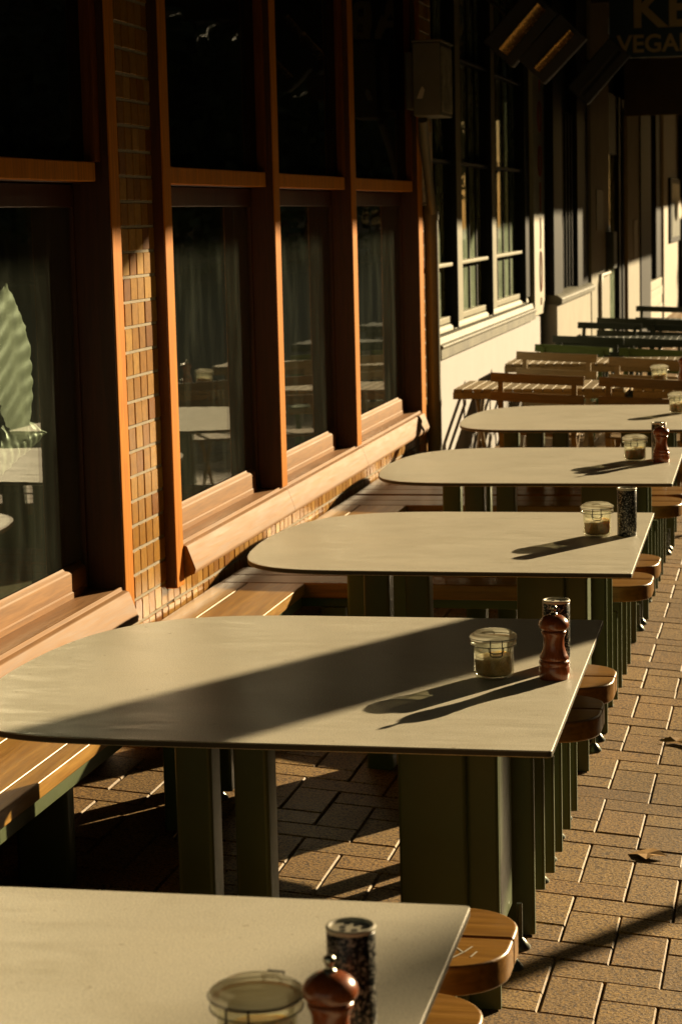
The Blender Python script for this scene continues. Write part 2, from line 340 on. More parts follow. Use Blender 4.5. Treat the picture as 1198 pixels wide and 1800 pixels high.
mb=MB(); mb.box(XB-.30,XB-.006,6.392,6.860,0,3.85).box(XB-.30,XB-.006,1.0,6.392,0,.56).box(XB-.30,XB-.006,6.860,11.868,0,.56).box(XB-.30,XB-.006,11.868,12.46,0,3.85)
mb.obj('wall',plain('dark joint mortar',(.10,.075,.045),.9),shop,off=OFF)
ms=MB()
for j in range(-6,38):
    z=.556+j*.0787
    if not .1<z<3.5: continue
    for ya,yb in (((1.0,6.299),(6.39,6.8615),(6.953,11.744),(11.871,12.46)) if z<.54 else ((6.391,6.8615),(11.871,12.46))): ms.box(XB-.0055,XB-.0012,ya,yb,z-.0042,z+.0042)
ms.obj('mortar_course',mortar,shop,off=OFF)
# posts
for k,(a,b) in enumerate(posts):
    m=MB().box(XB-.18,XF,a,b,.532 if k in (0,1,4) else .674,3.85); m.obj('post',jamb_d,shop,bev=.004,off=OFF)
    MB().box(XB-.178,XF-.004,a-.004,a,(.536 if k in (0,1,4) else .6745),3.84).obj('shade_board',revd,shop,off=OFF)  # thin dark board added on each post's near side in place of shade
# deep jamb boards (side linings running back to the glass)
wins=[(2.9,6.300),(6.952,8.400),(8.492,9.932),(10.035,11.745)]
for k,(a,b) in enumerate(wins):
    dz=-.04 if k==0 else 0; xg=-2.150 if k==0 else -2.128
    w_=bpy.data.objects.new('window',None); COL.objects.link(w_); w_.parent=shop; w_.location=(0,0,0); w_.empty_display_size=.1
    o2=OFF
    # stiles, each a stepped pair of boards, top rail
    f=MB()
    for s,y in ((-1,b),(1,a)):
        f.box(xg-.06,xg+.012,min(y+s*.005,y+s*.016),max(y+s*.005,y+s*.016),.60,1.87)
    f.box(xg-.03,XB-.045,a,b,1.872,1.90)
    f.box(xg-.03,xg+.014,a+.018,b-.018,1.80,1.868)
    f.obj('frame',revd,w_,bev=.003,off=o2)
    p=MB().box(xg-.006,xg,a+.016,b-.016,.66+dz,1.81); p.obj('pane',win,w_,off=o2)
    # stepped box sill, stops at the jamb
    s_=MB(); xa=xg+.002; xf=xg+.022
    zl=.672+dz; zt=.766+dz
    s_.extr_y([(xa,zl-.02),(xf,zl-.02),(xf,zl),(xf,zl+.018),(xf-.003,zl+.020),(xf-.003,zt-.02),(xf-.008,zt-.012),(xf-.016,zt-.008),(xf-.020,zt),(xa,zt+.004)],a+.03,b-(.05 if k==0 else .09))
    s_.obj('sill_upstand',sillw,w_,bev=.0015,off=o2)
    if k in (2,3): a0,b0_=posts[k][0],(posts[k+1][1] if k==2 else b)
    else: a0,b0_=a,b
    a0,b0_={0:(a,b),1:(a,8.446),2:(8.446,9.984),3:(9.984,b)}[k]
    l=MB().box(xa,XF-.018,a0+.0005,b0_-.0005,zl-.05,zl); l.obj('ledge',ledgew,w_,bev=.003,off=o2)
    lip=MB(); z=zl
    lip.extr_y([(XF-.017,z-.05),(XF-.017,z+.006),(XF-.010,z+.006),(XF-.008,z-.006),(XF+.006,z-.008),(XF+.012,z-.012),(XF+.040,z-.088),(XF+.036,z-.104),(XF-.034,z-.128),(XF-.034,z-.052)],a0+.0004,b0_-.0004)
    lip.obj('sill',sillw,w_,bev=.002,off=o2)
    # transom light above
    tr=bpy.data.objects.new('transom_window',None); COL.objects.link(tr); tr.parent=shop; tr.empty_display_size=.1
    q=MB(); e=.06 if k==0 else .028
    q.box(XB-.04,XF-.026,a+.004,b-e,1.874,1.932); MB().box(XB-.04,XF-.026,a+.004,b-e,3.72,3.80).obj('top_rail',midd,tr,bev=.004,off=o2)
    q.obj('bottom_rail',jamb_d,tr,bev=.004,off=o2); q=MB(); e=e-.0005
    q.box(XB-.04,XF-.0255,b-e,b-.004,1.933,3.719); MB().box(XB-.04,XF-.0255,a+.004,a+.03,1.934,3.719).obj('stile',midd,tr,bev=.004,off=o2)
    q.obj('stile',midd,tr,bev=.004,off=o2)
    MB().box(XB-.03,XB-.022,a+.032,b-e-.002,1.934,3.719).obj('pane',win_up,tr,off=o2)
# interior shell
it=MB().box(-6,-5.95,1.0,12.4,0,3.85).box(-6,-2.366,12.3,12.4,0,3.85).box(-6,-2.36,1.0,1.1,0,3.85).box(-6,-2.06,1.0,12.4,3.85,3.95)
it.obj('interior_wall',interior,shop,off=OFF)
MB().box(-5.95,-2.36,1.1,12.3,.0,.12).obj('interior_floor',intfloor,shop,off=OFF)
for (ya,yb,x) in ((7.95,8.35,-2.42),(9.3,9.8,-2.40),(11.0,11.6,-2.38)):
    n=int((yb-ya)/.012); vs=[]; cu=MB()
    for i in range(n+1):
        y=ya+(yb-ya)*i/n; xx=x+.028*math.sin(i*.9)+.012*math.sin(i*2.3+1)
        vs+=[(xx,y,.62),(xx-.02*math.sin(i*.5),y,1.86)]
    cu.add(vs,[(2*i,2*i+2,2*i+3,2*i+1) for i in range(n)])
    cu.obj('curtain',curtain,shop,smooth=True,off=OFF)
# notice on third window
MB().box(-2.111,-2.1095,10.10,10.34,1.66,1.79).obj('notice',sticker,shop,off=OFF)
# fascia wall over openings + verandah
VX=1.784; VZ=3.85
ver=thing('verandah','brown board verandah roof over the whole pavement dining area','verandah',(0,15,VZ))
MB().box(-2.06,VX,-5,45,VZ,VZ+.06).obj('soffit',soff,ver,off=(0,15,VZ))
for i in range(12): 
    y=-3+i*4; MB().box(-2.05,VX-.02,y,y+.10,VZ-.16,VZ-.002).obj('rafter',soff,ver,bev=.004,off=(0,15,VZ))
MB().box(VX,VX+.04,-5,45,VZ-.02,VZ+.35).obj('fascia_board',soff,ver,bev=.004,off=(0,15,VZ))
MB().box(-6,VX+.02,-5,45,VZ+.12,VZ+.2).obj('roof_sheet',pipem,ver,off=(0,15,VZ))

MB().box(VX+.042,VX+.10,27,37.5,3.22,VZ+.4).obj('drop_board',soff,ver,bev=.004,off=(0,15,VZ))
# ---------------------------------------------------------------- pipes and meter box
dp=thing('downpipe','grey green downpipe with bright edge between brick shop and white building','pipe',(-2.015,12.10,.12))
MB().lathe([(.041,0),(.041,1.66)],n=28).lathe([(.046,1.60),(.046,1.68)],n=28).obj('pipe',pipem,dp,smooth=True)
MB().box(-.085,0.0,-.012,.012,.5,.53).box(-.085,0,-.012,.012,1.3,1.33).obj('bracket',pipem,dp)
cp=MB().tube([(-2.00,12.06,1.76),(-2.00,11.98,1.90),(-1.99,11.80,2.10),(-1.97,11.62,2.256)],.026,14)
tag(cp.obj('conduit_pipe',pipem,smooth=True,off=(-2.0,12.06,1.76)),'thinner grey conduit rising from the downpipe top into the meter box','pipe').location=(-2.0,12.06,1.76)
bx=thing('meter_box','pale grey metal meter box with torn sticker on top of the pipe','box',(-1.925,11.50,2.255))
rb=MB().box(-.060,.088,-.08,.30,.01,.39).box(-.115,-.061,.0,.25,.05,.35); rb.obj('case',boxm,bx,bev=.006)
MB().box(.089,.094,-.06,.28,.03,.37).obj('door',plain('stained box door',(.30,.27,.18),.6,0,.6,14),bx,bev=.002)
MB().add([(-.04,-.0815,.10),(-.010,-.0815,.10),(.003,-.0815,.145),(-.010,-.0815,.165),(-.024,-.0815,.14)],[(0,1,2,3,4)]).obj('sticker',sticker,bx)
MB().box(-.064,.097,-.086,.305,.392,.404).obj('lid',boxm,bx,bev=.003)

# ---------------------------------------------------------------- white building
wb=thing('white_building','white rendered building with dark sill and multi-pane windows behind the slatted chairs','building',(XB,15,0)); OW=(XB,15,0)
m=MB().box(XB-.3,XB,12.462,17.9,0,.93); m.box(XB-.3,XB-.06,12.462,12.75,.93,3.85); m.obj('wall',render,wb,off=OW)
m=MB().extr_y([(XB-.2,.905),(XB+.035,.905),(XB+.035,.965),(XB+.045,.972),(XB+.045,.985),(XB+.02,.995),(XB+.012,1.03),(XB-.2,1.04)],12.462,17.13); m.obj('window_sill',stone,wb,bev=.003,off=OW)
m=MB().extr_y([(XB-.2,1.04),(XB-.012,1.04),(XB-.016,1.065),(XB-.03,1.08),(XB-.2,1.085)],12.462,17.13); m.obj('sill_board',palew,wb,bev=.003,off=OW)
for a,b in ((13.30,13.57),(14.88,15.16)):
    MB().box(XB-.12,XB-.001,a,b,1.087,3.85).obj('mullion',palew,wb,bev=.004,off=OW)
for a in (13.30,14.88,16.75): MB().box(XB-.10,XB-.004,a-.006,a-.001,1.088,3.85).box(XB-.03,XB+.012,a-.03,a-.007,1.05,3.85).obj('mullion_shade',blackp,wb,off=OW)  # black boards put on the near sides to stand for their shade
MB().box(XB-.12,XB-.004,16.75,17.129,1.087,3.85).obj('jamb',blackp,wb,off=OW)
for a,b,bars in ((12.462,13.29,(12.93,)),(13.571,14.87,(13.96,14.29,14.62)),(15.161,16.74,(15.66,16.0,16.36))):
    w_=bpy.data.objects.new('window',None); COL.objects.link(w_); w_.parent=wb; w_.empty_display_size=.1
    MB().box(XB-.078,XB-.073,a,b,1.085,3.75).obj('pane',win_w,w_,off=OW)
    g=MB()
    for y in bars: g.box(XB-.072,XB-.062,y-.018,y+.018,1.12,3.75)
    g.obj('glazing_bar',blackp,w_,bev=.003,off=OW)
    g=MB().box(XB-.072,XB-.03,a,b,1.086,1.125); g.obj('bottom_rail',palew,w_,bev=.004,off=OW)
    for z in (1.43,2.05,2.7): MB().box(XB-.070,XB-.012,a,b-.006,z,z+.024).obj('rail',palew if z<1.5 else blackp,w_,bev=.005,off=OW)
MB().box(-5,-4.9,12.5,18,0,3.85).box(-5,-2.37,12.461,12.47,0,3.85).box(-5,-2.37,17.9,18,0,3.85).obj('interior_wall',interior,wb,off=OW)
cp_=MB().box(XB-.15,XB+.03,17.13,17.90,.925,3.85); cp_.obj('corner_post',palef,wb,bev=.004,off=OW)
rm=MB()
def ring(m,y,z,ry,rz,x,r=.005,n=28): m.tube([(x,y+ry*math.cos(2*PI*i/n),z+rz*math.sin(2*PI*i/n)) for i in range(n)],r,6,True)
xs=XB+.036
ring(rm,17.52,1.27,.07,.16,xs); ring(rm,17.52,2.5,.10,.12,xs)
rm.tube([(xs,17.50,1.45),(xs,17.53,1.60),(xs,17.50,1.70)],.005,6); rm.tube([(xs,17.52,1.00),(xs,17.52,1.06)],.005,6)
rm.tube([(xs,17.52,1.75),(xs,17.52,1.98)],.005,6); ring(rm,17.52,2.15,.10,.12,xs); rm.tube([(xs,17.52,2.70),(xs,17.54,2.95)],.005,6)
rm.obj('red_lettering',redm,wb,off=OW)
# next bay, standing 12 cm further out
XN=-1.94
nb=thing('neighbour_shop','far shopfront with pale pilasters, dark windows and glass door in the shade','shopfront',(XN,24,0)); ON=(XN,24,0)
m=MB().box(XN-.5,XN,17.92,20.9,0,.985); m.box(XN-.5,XN-.30,17.92,36,3.0,3.85); m.obj('wall',plain('grey cream render',(.42,.38,.30),.8,0,.08,3,.12),nb,off=ON)
MB().extr_y([(XN-.4,.985),(XN+.04,.985),(XN+.045,1.03),(XN,1.06),(XN-.4,1.07)],17.9,20.9).obj('window_sill',stone,nb,bev=.004,off=ON)
MB().box(XN-.3,XN-.02,17.92,18.6,1.06,3.85).box(XN-.3,XN-.02,19.9,20.9,1.06,3.85).box(XN-.2,XN-.1,18.6,19.9,2.6,3.85).obj('shopfront_frame',blackp,nb,bev=.004,off=ON)
g=MB(); 
for y in (18.85,19.1,19.35,19.6): g.box(XN-.12,XN-.04,y-.015,y+.015,1.08,2.6)
g.obj('glazing_bar',blackp,nb,off=ON)
MB().box(XN-.10,XN-.095,18.6,19.9,1.07,2.6).obj('pane',win_w,nb,off=ON)
MB().box(XN-.4,XN+.01,20.9,22.95,0,3.85).obj('pilaster',pale,nb,bev=.006,off=ON)
MB().box(XN+.011,XN+.018,21.4,22.1,1.55,1.95).obj('plaque',plain('grey plaque',(.16,.16,.12),.5),nb,bev=.002,off=ON)
fr=MB().tube([(XN+.03,21.6,.0),(XN+.03,21.6,1.02),(XN+.03,21.7,1.10),(XN+.03,22.7,1.10)],.02,8); fr.obj('handrail',palef,nb,smooth=True,off=ON)
MB().box(XN-.02,XN+.09,22.5,22.93,1.14,1.52).obj('fuse_box',plain('dark green box',(.05,.06,.045),.5),nb,bev=.01,off=ON)
dr=bpy.data.objects.new('door',None); COL.objects.link(dr); dr.parent=nb; dr.empty_display_size=.1
MB().box(XN-.14,XN-.03,22.96,23.4,.05,3.0).box(XN-.14,XN-.03,24.75,24.95,.05,3.0).box(XN-.14,XN-.03,25.25,25.5,.05,3.0).box(XN-.14,XN-.05,23.4,25.3,2.35,3.0).obj('frame',blackp,dr,bev=.005,off=ON)
MB().box(XN-.09,XN-.084,23.4,25.25,.08,2.35).obj('pane',win_w,dr,off=ON)
MB().box(XN-.4,XN+.01,25.5,27.4,0,2.9).obj('pilaster',pale,nb,bev=.006,off=ON)
MB().box(XN+.011,XN+.02,26.3,26.9,1.15,1.62).obj('framed_notice',plain('brown frame notice',(.28,.25,.18),.5),nb,bev=.003,off=ON)
MB().box(XN-.4,XN+.03,27.4,29.2,0,3.85).obj('black_column',blackp,nb,bev=.006,off=ON)
m=MB()
for i in range(6): m.box(XN-.3,XN-.0-.01*(i%2),29.2,32.3,.0+.125*i,.12+.125*i)
m.obj('timber_cladding',palef,nb,bev=.004,off=ON)
MB().box(XN-.12,XN-.113,29.2,31.2,.76,3.0).obj('pane',win_w,nb,off=ON)
MB().box(XN-.2,XN-.02,31.2,32.3,.76,3.85).box(XN-.2,XN-.02,29.9,30.05,.76,3.0).obj('shopfront_frame',blackp,nb,bev=.005,off=ON)
MB().box(XN-.4,XN+.02,32.3,36.2,0,3.85).obj('pilaster',palef,nb,bev=.006,off=ON)
pf=bpy.data.objects.new('poster_frame',None); COL.objects.link(pf); pf.parent=nb; pf.empty_display_size=.1
MB().box(XN+.021,XN+.06,33.4,36.0,1.22,2.2).obj('frame',blackp,pf,bev=.005,off=ON)
MB().box(XN+.061,XN+.066,33.7,35.8,1.30,2.12).obj('poster',plain('faded poster',(.14,.15,.11),.4,0,.7,2),pf,off=ON)
MB().prism([(math.cos(2*PI*i/24)*.5,math.sin(2*PI*i/24)*.17) for i in range(24)],0,.004).obj('poster_oval',cream,pf)
ov=[o for o in pf.children if o.name.startswith('poster_oval')][0]; ov.rotation_euler=(PI/2,0,PI/2); ov.location=(.126,10.8,1.74)
MB().box(XN-.4,XN+.10,36.2,60,0,3.85).obj('far_wall',blackp,nb,bev=.006,off=ON)
MB().box(-5.5,-5.4,18,36,0,3.85).box(-5.5,-2.45,17.95,18,0,3.85).obj('interior_wall',interior,nb,off=ON)
# ---------------------------------------------------------------- hanging sign
sg=thing('hanging_sign','dark blue hanging sign with tan KEBAB and VEGAN lettering under the verandah','sign',(-1.0,20,3.1))
MB().box(-.672,.75,0,.05,0,.64).obj('board',blue,sg,bev=.004)
def text(name,body,size,x,z,y,mat,parent,sx=1):
    c=bpy.data.curves.new(name,'FONT'); c.body=body; c.size=size; c.extrude=.002; c.offset=size*.022; c.align_x='LEFT'; c.space_character=1.02
    o=bpy.data.objects.new(name+'_tmp',c); COL.objects.link(o); dg=bpy.context.evaluated_depsgraph_get()
    me=bpy.data.meshes.new_from_object(o.evaluated_get(dg)); bpy.data.objects.remove(o)
    me.materials.clear(); me.materials.append(mat); q=bpy.data.objects.new(name,me); COL.objects.link(q); q.parent=parent
    q.location=(x,y,z); q.rotation_euler=(PI/2,0,0); q.scale=(sx,1,1); return q
text('lettering','KEBAB',.47,-.475,.272,-.004,letter,sg); text('lettering','VEGAN',.215,-.60,.050,-.004,letter,sg)
MB().box(-.4,-.38,.02,.035,.645,.748).box(.4,.42,.02,.035,.645,.748).obj('hanger',black,sg)
s2=thing('fascia_board_sign','plain brown board hanging beneath the verandah below the blue sign','sign',(-1.0,24,2.75))
MB().box(-.85,.8,0,.05,0,.6).obj('board',soff,s2,bev=.004); MB().box(-.6,-.58,.01,.03,.6,.75).box(.5,.52,.01,.03,.6,.75).obj('hanger',black,s2)
# ---------------------------------------------------------------- patio heaters
def heater(p0,p1,y,label,w_=.055):
    a=Vector((p0[0],0,p0[1])); b=Vector((p1[0],0,p1[1])); L=(b-a).length; ang=math.atan2(b.z-a.z,b.x-a.x)
    h=thing('patio_heater',label,'heater',(a.x,y,a.z),'heaters under the verandah'); h.rotation_euler=(0,-ang,0)
    MB().box(-.03,L+.03,.012,.12,-.06,w_+.10).obj('housing',black,h,bev=.008)
    m=MB(); n=10
    prof=[(.004-.010*math.sin(PI*i/n)-.62*(i/n*w_),i/n*w_) for i in range(n+1)]
    vs=[(0,yy,zz) for yy,zz in prof]+[(L,yy,zz) for yy,zz in prof]; k=n+1
    m.add(vs,[(i,i+1,k+i+1,k+i) for i in range(n)]); m.obj('reflector',bronze,h,smooth=True)
    MB().tube([(L*.5,.08,w_+.1),(L*.5,.08,.42)],.012,8).obj('hanger_rod',black,h)
    return h
heater((-1.560,2.600),(-1.345,2.835),12,'upper left of two tilted black heaters with bronze strip catching light')
heater((-1.385,2.505),(-1.19,2.700),12,'lower right of two tilted black heaters with bronze strip catching light',.04)
h3=heater((-1.62,2.62),(-1.33,2.94),17,'unlit black heater further along beneath the blue sign',.05)
for q in h3.children:
    if q.name.startswith('reflector'): q.data.materials[0]=black

# ---------------------------------------------------------------- tables
OUT=[(-.457,0),(-1.15,0),(-1.32,.002),(-1.43,.012),(-1.515,.042),(-1.58,.095),(-1.625,.17),(-1.65,.26),(-1.667,.38),(-1.677,.55),(-1.673,.72),(-1.655,.88),(-1.625,1.0),(-1.575,1.10),(-1.50,1.18),(-1.40,1.232),(-1.28,1.255),(-1.12,1.26),(-.474,1.26)]
def smooth_outline(p,it=2):
    a,b=p[0],p[-1]
    for _ in range(it):
        q=[a]
        for i in range(1,len(p)-2):
            (x0,y0),(x1,y1)=p[i],p[i+1]; q+=[(x0*.75+x1*.25,y0*.75+y1*.25),(x0*.25+x1*.75,y0*.25+y1*.75)]
        p=q+[b]
    return p
TZ=.727; TL=[]
def table(y0,y1,kx,label):
    t=thing('dining_table',label,'table',(-1.05,(y0+y1)/2,gz(-1.05)),'sage tables in a row along the shopfront'); off=Vector(t.location)
    ky=(y1-y0)/1.26; P=[(-.457+(x+.457)*kx,y0+y*ky) for x,y in smooth_outline(OUT)]
    # round the two sharp corners a little
    def rc(c,a,b,r=.012):
        c,a,b=[Vector(q) for q in (c,a,b)]; u=(a-c).normalized(); v=(b-c).normalized()
        return [tuple(c+u*r*(1-s)**2+v*r*s**2) for s in (0,.25,.5,.75,1)]
    P=rc(P[0],P[-1],P[1])+P[1:-1]+rc(P[-1],P[-2],P[0])
    o=MB().prism(P,TZ-.014,TZ).obj('tabletop',lam,t,bev=.0022,seg=3,off=off); o.data.materials.append(edgem); o.modifiers['bevel'].material=0
    for p in o.data.polygons: p.material_index=0 if abs(p.normal.z)>.5 else 1
    def leg(x0,x1,yf,d,z0=None):
        rbox(MB(),x0,x1,yf,yf+d,gz(x1)+(.004 if z0 is None else z0),TZ-.016,min(.011,d*.4)).obj('leg',green,t,smooth=True,off=off)
    ls=y0
    leg(-.845,-.696,ls+.455,.022); leg(-.705,-.629,ls+.48,.022); leg(-.694,-.614,ls+.99,.024); leg(-.694,-.614,ls+1.20,.022,.05)
    leg(-1.288*1,-1.208,ls+.255,.085); leg(-1.160,-1.085,ls+.255,.085)
    leg(-1.50,-1.42,ls+1.02,.07); leg(-1.365,-1.29,ls+1.02,.07)
    for fy in (.76,.90):
        f=MB().lathe([(.026,0),(.026,.004),(.012,.022),(.007,.026),(.007,.11)],(-.640,ls+fy,gz(-.64)),20); f.obj('foot',footm,t,smooth=True,off=off)
    leg(-.705,-.66,ls+.72,.22,.10)
    MB().box(-1.5,-.63,ls+.5,ls+.54,TZ-.05,TZ-.0145).box(-1.5,-.63,ls+1.03,ls+1.07,TZ-.05,TZ-.0145).obj('crossbar',green,t,off=off)
    return t
table(1.85,3.10,1,'nearest sage table, cut off by the bottom of the photo')
table(4.045,5.40,1.085,'second nearest sage table crossed by a broad diagonal shadow')
table(6.105,7.365,1,'middle sage table holding jar and speckled shaker, no mill')
table(8.155,9.41,.985,'fourth sage table from the front with jar and dark mill at its corner')
table(10.165,11.48,.97,'farthest sage table, just before the slatted chairs')
# ---------------------------------------------------------------- benches
def bench_proto(label):
    t=thing('bench',label,'bench',(-1.25,0,gz(-1.25)),'timber benches across the pavement'); off=(-1.25,0,gz(-1.25))
    W=.335; h=W/2; r=.115; xr=-.497; g_=.0022
    arc=[(xr-r+r*math.sin(PI/2*i/8),-h+r-r*math.cos(PI/2*i/8)) for i in range(9)]
    near=[(-2.045,-h)]+arc+[(xr,-g_),(-2.045,-g_)]
    far=[(x,-y) for x,y in near][::-1]
    s=MB().prism(near,.394,.45); s.obj('plank',seatw,t,bev=.007,seg=3,off=off)
    s=MB().prism(far,.394,.45); s.obj('plank',seatw,t,bev=.007,seg=3,off=off)
    MB().box(-2.03,-.66,-.135,-.10,.358,.393).box(-2.03,-.66,.10,.135,.358,.393).box(-.695,-.66,-.099,.099,.359,.393).box(-1.7,-1.66,-.099,.099,.359,.393).obj('frame',green,t,bev=.003,off=off)
    for x0,x1,y,d in ((-.690,-.612,-.15,.022),(-.690,-.612,.04,.022),(-1.665,-1.585,-.15,.05),(-1.665,-1.585,.04,.06)):
        rbox(MB(),x0,x1,y,y+d,gz(x1)+.03,.357,.008).obj('leg',green,t,smooth=True,off=off)
        MB().lathe([(.024,0),(.024,.004),(.010,.018),(.007,.022),(.007,.06)],((x0+x1)/2,y+d/2,gz((x0+x1)/2)),16).obj('foot',footm,t,smooth=True,off=off)
    return t
BL=[(5.600,'bench with its rounded end in shadow, just behind the shadow-crossed table'),
 (3.305,'bench at the nearest table, its end barely showing at the bottom edge'),
 (3.758,'scratched bench end between the two nearest tables'),
 (6.005,'sunlit bench in front of the middle table, backing onto the shaded bench'),
 (7.640,'bench right behind the middle table with its near side dark'),
 (8.055,'bench just in front of the fourth table, behind the long dark-sided one'),
 (9.715,'bench directly behind the fourth table'),
 (10.10,'bench just before the farthest sage table')]
b0=bench_proto(BL[0][1]); b0.location.y=BL[0][0]
for y,l in BL[1:]: copy_thing(b0,(-1.25,y,gz(-1.25)),l)
# scratch on one bench
b3=[o for o in COL.objects if o.get('label')==BL[2][1]][0]
sc=MB(); zz=.4508-gz(-1.25)
for path in ([(.655,-.125),(.675,-.085),(.685,-.055)],[(.674,-.088),(.655,-.06),(.648,-.035)],[(.690,-.11),(.697,-.08)]):
    q=[Vector((x,y,zz)) for x,y in path]; 
    for a,b in zip(q,q[1:]):
        d=(b-a).normalized().cross(Vector((0,0,1)))*.0016; sc.add([a-d,b-d,b+d,a+d],[(0,1,2,3)])
sc.obj('scratch',sticker,b3)
def wallbench(y0,y1,planks,label):
    yc=(y0+y1)/2; t=thing('wall_bench',label,'bench',(-1.88,yc,gz(-1.88)),'timber benches along the brick wall'); off=Vector(t.location)
    for a,b in planks: MB().box(a,b,y0+.002,y1-.002,.407,.4495).obj('plank',seatwy,t,bev=.004,seg=3,off=off)
    xe=planks[-1][1]
    f=MB().box(xe-.03,xe-.008,y0+.02,y1-.03,.368,.4055); f.box(-2.03,xe-.03,y0+.05,y0+.09,.368,.4055).box(-2.03,xe-.03,y1-.12,y1-.08,.368,.4055); f.obj('frame',green,t,bev=.002,off=off)
    for y in (y0+.25,y1-.45): rbox(MB(),xe-.17,xe-.03,y,y+.06,gz(xe)+.01,.367,.012).obj('leg',green,t,smooth=True,off=off)
pl=[(-2.045,-1.940),(-1.936,-1.725)]
wallbench(3.93,5.43,[(-2.045,-1.976),(-1.972,-1.802),(-1.798,-1.742)],'wall bench beside the shadow-crossed table, green frame edge in sunlight')
wallbench(6.175,7.470,pl,'sunlit wall bench left of the middle table')
wallbench(8.225,9.545,pl,'short sunlit wall bench left of the fourth table')
wallbench(10.27,11.75,pl,'wall bench beside the farthest sage table')
wallbench(1.7,3.135,pl,'wall bench beside the nearest table')
# ---------------------------------------------------------------- tabletop things
def jar_proto(label):
    t=thing('storage_jar',label,'jar',(0,0,0),'clip-top sugar jars')
    o=[(0,0),(.030,0),(.038,.003),(.0435,.010),(.0445,.018),(.0445,.070),(.0455,.074),(.0505,.077),(.0515,.081),(.0515,.086),(.047,.088)]
    i=[(.043,.088),(.0415,.075),(.0410,.018),(.038,.010),(.031,.006),(0,.006)]
    MB().lathe(o+i,n=56).obj('body',jarg,t,smooth=True)
    lid=[(0,.089),(.044,.089),(.0515,.0895),(.0525,.093),(.0520,.098),(.048,.101),(.044,.102),(.0425,.104),(.038,.107),(.030,.1085),(.012,.109),(0,.109)]
    inner=[(0,.105),(.030,.104),(.038,.1025),(.042,.099),(.0425,.0925),(0,.0925)][::-1]
    MB().lathe(lid,n=56).obj('lid',jarl,t,smooth=True)
    n=40; vs=[(0,0,.0075)]; m=MB(); k=8; prof=[]
    vs=[];fs=[]; top=[]
    def hz(x,y): return .052+.008*(x*12)+.004*math.sin(60*x+2)*math.cos(50*y)+.003*noise.noise(Vector((x*60,y*60,0)))
    for ring_i,(rr,zf) in enumerate([(.001,0),(.025,0),(.034,0),(.0395,0),(.0403,-1)]):
        pass
    rings=[(.030,.0075),(.037,.0115),(.0400,.019)]
    for r_,z_ in rings: vs+=[(r_*math.cos(2*PI*a/n),r_*math.sin(2*PI*a/n),z_) for a in range(n)]
    for r_ in (.0400,.033,.024,.014,.005): vs+=[(r_*math.cos(2*PI*a/n),r_*math.sin(2*PI*a/n),hz(r_*math.cos(2*PI*a/n),r_*math.sin(2*PI*a/n))) for a in range(n)]
    for q in range(7): fs+=[(q*n+a,q*n+(a+1)%n,(q+1)*n+(a+1)%n,(q+1)*n+a) for a in range(n)]
    fs+=[tuple(range(n))[::-1],tuple(7*n+a for a in range(n))]
    MB().add(vs,fs).obj('sugar',sugar,t,smooth=True)
    w_=MB()
    for z,r_ in ((.0775,.0520),(.0935,.0540)): w_.tube([(r_*math.cos(2*PI*a/40),r_*math.sin(2*PI*a/40),z) for a in range(40)],.0009,6,True)
    w_.tube([(-.013,-.0525,.0935),(-.013,-.056,.092),(-.013,-.0555,.062),(-.009,-.053,.058),(.009,-.053,.058),(.013,-.0555,.062),(.013,-.056,.092),(.013,-.0525,.0935)],.0013,6)
    w_.tube([(-.016,-.050,.0775),(-.016,-.056,.070),(-.008,-.056,.066),(.008,-.056,.066),(.016,-.056,.070),(.016,-.050,.0775)],.0013,6)
    w_.tube([(-.010,.054,.093),(-.010,.060,.099),(.010,.060,.099),(.010,.054,.093),(.010,.056,.078),(-.010,.056,.078)],.0013,6,True)
    w_.obj('wire_bail',wire,t,smooth=True)
    MB().lathe([(.0435,.0884),(.0508,.0884),(.0508,.0892),(.0435,.0892)],n=48,closed=True).obj('seal',plain('orange seal',(.45,.2,.06),.6),t)
    return t
def mill_proto(label):
    t=thing('pepper_mill',label,'mill',(0,0,0),'turned wooden pepper mills')
    p=[(0,0),(.0325,0),(.0340,.002),(.0340,.026),(.0325,.029),(.0320,.031),(.0335,.034),(.0338,.037),(.0325,.041),(.0300,.0425),(.0320,.045),(.0322,.049),(.0295,.054),(.0260,.063),(.0232,.073),(.0222,.083),(.0232,.093),(.0262,.100),(.0278,.103),(.0282,.106),(.0262,.1085),(.0235,.1095)]
    MB().lathe(p,n=48).obj('body',millm,t,smooth=True)
    h=[(.0235,.1098),(.0290,.111),(.0325,.115),(.0340,.121),(.0325,.128),(.0275,.135),(.0200,.1405),(.0135,.143),(.0095,.1445),(0,.145)]
    MB().lathe(h,n=48).obj('head',millm,t,smooth=True)
    MB().lathe([(.0085,.1445),(.0075,.147),(.0045,.149),(.0042,.152),(.0065,.155),(.0078,.158),(.0070,.162),(.0040,.1645),(0,.165)],n=28).obj('knob',bright,t,smooth=True)
    return t
def can_proto(label):
    t=thing('speckled_shaker',label,'shaker',(0,0,0),'black and white speckled shakers')
    MB().lathe([(0,0),(.0300,0),(.0308,.002),(.0308,.145),(.0295,.1465),(0,.1465)],n=48).obj('body',canm,t,smooth=True)
    MB().lathe([(0,.1468),(.0306,.1468),(.0316,.148),(.0316,.1515),(.0305,.153),(.0282,.1535),(.0262,.152),(.0255,.1495),(0,.1492)],n=48).obj('lid',cream,t,smooth=True)
    m=MB()
    for a,rr in ((20,.012),(75,.016),(140,.010),(200,.015),(265,.012),(320,.017)):
        x,y=rr*math.cos(R(a)),rr*math.sin(R(a)); m.lathe([(0,.1494),(.0042,.1494),(.0042,.1500),(0,.1500)],(x,y,0),12)
    m.obj('shaker_hole',black,t); return t
